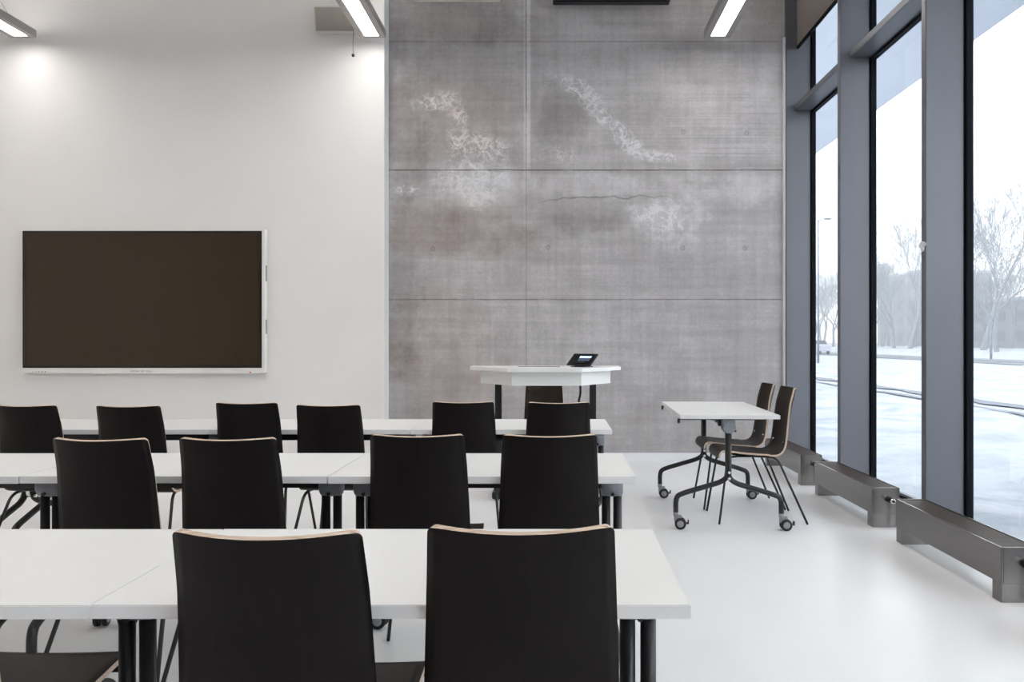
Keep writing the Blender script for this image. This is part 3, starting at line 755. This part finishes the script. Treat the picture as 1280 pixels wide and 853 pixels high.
# trees
def make_tree(seed, hgt, spread=.42, depth=6, lean=0):
    rr = random.Random(seed); tr = MB(); br = MB()
    def grow(p, d, ln, rad, lv):
        steps = 3; pts = [p]; rads = [rad]
        for k in range(steps):
            d = (d+Vector((rr.gauss(0, .10), rr.gauss(0, .10), rr.gauss(.03, .05)))).normalized()
            p = p+d*ln/steps; pts.append(p); rads.append(rad*(1-.30*(k+1)/steps))
        (tr if lv < 2 else br).tube(pts, rad, 7 if lv < 2 else 3, 0, cap=False, rad=rads)
        if lv >= depth: return
        kids = 3 if lv < 4 else 2
        for k in range(kids):
            a = rr.random()*2*PI; ax = Vector((math.cos(a), math.sin(a), 0))
            sp = spread*(.55+.9*rr.random())
            nd = (d+ax*sp+Vector((0, 0, .08))).normalized()
            q = pts[-1] if k < 2 else pts[-2]
            grow(q, nd, ln*(.66+.2*rr.random()), max(rads[-1]*.68, .018), lv+1)
    grow(Vector((0, 0, -.2)), Vector((lean, 0, 1)).normalized(), hgt*.30, hgt*.018, 0)
    r = empty('bare_tree'); tr.build('trunk', M['bark'], r, recalc=False); br.build('branches', M['twig'], r, recalc=False)
    return r
protos = [make_tree(11, 13, .45, 7), make_tree(23, 14, .36, 7), make_tree(37, 12, .55, 7, .12), make_tree(51, 9, .5, 6)]
used = [False]*4
spots = [ # x, y, proto, scale
 (44, 82, 1, 1.25, 'bare frosted tree beyond the road, seen at the right edge of the photo'),
 (41, 74, 2, 1.05, 'leaning bare frosted tree across the road in the nearest window'),
 (47, 93, 0, 1.2, 'broad bare tree across the road, at the left of the nearest window'),
 (45, 101, 1, 1.25, 'tall bare tree at the right of the middle window'),
 (46, 108, 0, 1.0, 'bare frosted tree in the centre of the middle window'),
 (47, 119, 3, 1.2, 'small bare frosted tree at the left of the middle window'),
 (44, 126, 2, 1.0, 'bare frosted tree low in the farthest window'),
 (48, 142, 1, .95, 'slender bare tree in the far window behind the street lamp'),
 (51, 104, 3, 1.3, 'bare tree farther back behind the row, right of the nearest window'),
 (60, 128, 1, 1.2, 'bare tree farther back near the tall grey block'),
 (62, 148, 0, 1.2, 'bare tree farther back behind the middle window'),
 (52, 160, 0, 1.1, 'bare tree far along the road behind the far window'),
 (40, 60, 0, 1.1, 'bare tree across the road, just right of the photo'),
 (43, 45, 1, 1.2, 'bare tree across the road, well right of the photo')]
for q in range(26):
    spots.append((50+rnd.random()*8, 66+q*3.6+rnd.random(), q % 4, .62+.28*rnd.random(), 'one of the smaller bare frosted trees massed behind the tall ones across the road'))
for x, y, k, s, lb in spots:
    o = protos[k] if not used[k] else copy_tree(protos[k]); used[k] = True
    o.location = (x, y, groundz(x, y)); o.rotation_euler = (0, 0, rnd.random()*6); o.scale = (s, s, s)
    tag(o, lb, 'tree', 'bare trees beyond the road')
# buildings far behind
def building(name, x0, x1, y0, y1, h, cols, rows, label):
    r = empty(name, (x0, y0, groundz(x0, y0)-.1), 0, label, 'building')
    b = MB(); b.box(0, x1-x0, 0, y1-y0, 0, h); b.build('walls', M['farwall'], r)
    b = MB(); b.box(-.3, x1-x0+.3, -.3, y1-y0+.3, h, h+.45, bev=.1); b.build('roof', M['farroof'], r)
    for i in range(cols):
        for k in range(rows):
            yy_ = (y1-y0)*(i+.25)/cols; z = 1.0+(h-1.0)*k/rows
            b = MB(); b.box(-.06, .02, yy_, yy_+(y1-y0)/cols*.5, z, z+(h-1)/rows*.5); b.build('window', M['farwin'], r)
    return r
building('apartment_block', 66, 80, 146, 163, 13.5, 4, 4, 'tall plain grey block behind the trees in the middle window')
building('low_building', 60, 74, 84, 126, 6.3, 8, 2, 'long low grey building behind the trees in the nearest window')
# street lamp post
r = empty('street_lamp', (17.2, 52, GZ), 0, 'tall thin street lamp with a short arm outside the farthest window', 'street lamp')
b = MB(); b.tube([(0, 0, -.1), (0, 0, 5), (0, 0, 9.3)], .06, 10, rad=[.08, .06, .045]); b.build('pole', M['twig'], r)
b = MB(); b.tube([(0, 0, 9.2), (.25, 0, 9.36), (.45, 0, 9.4)], .025, 8); b.build('arm', M['twig'], r)
b = MB(); b.box(.40, .85, -.12, .12, 9.33, 9.43, bev=.03); b.build('lamp_head', M['bark'], r)
# post in the nearest window
r = empty('marker_post', (33.9, 62, GZ), 0, 'slim dark post by the road in the nearest window', 'post')
b = MB(); b.tube([(-.0, 0, -.1), (0, 0, 2.7)], .10, 8); b.build('shaft', M['bark'], r)
b = MB(); b.box(-.16, .16, -.03, .03, 2.25, 2.75, bev=.01); b.build('plate', M['bark'], r)
# parked car
r = empty('parked_car', (28.6, 87, GZ+.02), D(90), 'pale small car seen on the road through the farthest window', 'car')
b = MB(); sect = [(-2.1, .35), (-2.1, .85), (-1.95, .95), (-1.3, 1.02), (-.7, 1.5), (.9, 1.5), (1.6, 1.0), (2.1, .9), (2.15, .35)]
nS = len(sect); vs = []
for w_, ins in ((-.85, 0), (.85, 0)):
    vs += [(x, w_*(.86 if z > 1.2 else 1), z) for x, z in sect]
b.add(vs, [tuple(range(nS-1, -1, -1)), tuple(range(nS, 2*nS))]+[(i, (i+1) % nS, (i+1) % nS+nS, i+nS) for i in range(nS)]); b.build('body', M['carpaint'], r)
b = MB(); b.add([(-1.24, -.70, 1.08), (-1.24, .70, 1.08), (-.76, .64, 1.46), (-.76, -.64, 1.46)], [(0, 1, 2, 3)])
b.add([(1.5, -.70, 1.09), (1.5, .70, 1.09), (.96, .64, 1.47), (.96, -.64, 1.47)], [(0, 1, 2, 3)])
for sy in (-1, 1): b.add([(-1.1, sy*.86, 1.06), (1.2, sy*.86, 1.06), (.8, sy*.76, 1.42), (-.66, sy*.76, 1.42)], [(0, 1, 2, 3)])
b.v = [(x, y*1.004, z+.004) for x, y, z in b.v]; b.build('windows', M['carglass'], r, recalc=False)
for x in (-1.3, 1.35):
    for sy in (-1, 1):
        b = MB(); b.cyl((x, sy*.70, .32), (x, sy*.88, .32), .32, 20); b.build('wheel', M['tyre'], r)

# winter haze over the snow field and the trees
hz = MB(); hz.box(14, 240, -60, 400, -1.5, 60); ho = hz.build('winter_haze', [], kind='structure')
hm = bpy.data.materials.new('winter_haze'); hm.use_nodes = True; hn = hm.node_tree; hn.nodes.clear()
h_o = hn.nodes.new('ShaderNodeOutputMaterial'); h_v = hn.nodes.new('ShaderNodeVolumeScatter')
h_v.inputs['Color'].default_value = (.94, .97, 1, 1); h_v.inputs['Density'].default_value = .0055; h_v.inputs['Anisotropy'].default_value = .2
hn.links.new(h_v.outputs[0], h_o.inputs['Volume']); ho.data.materials.append(hm)
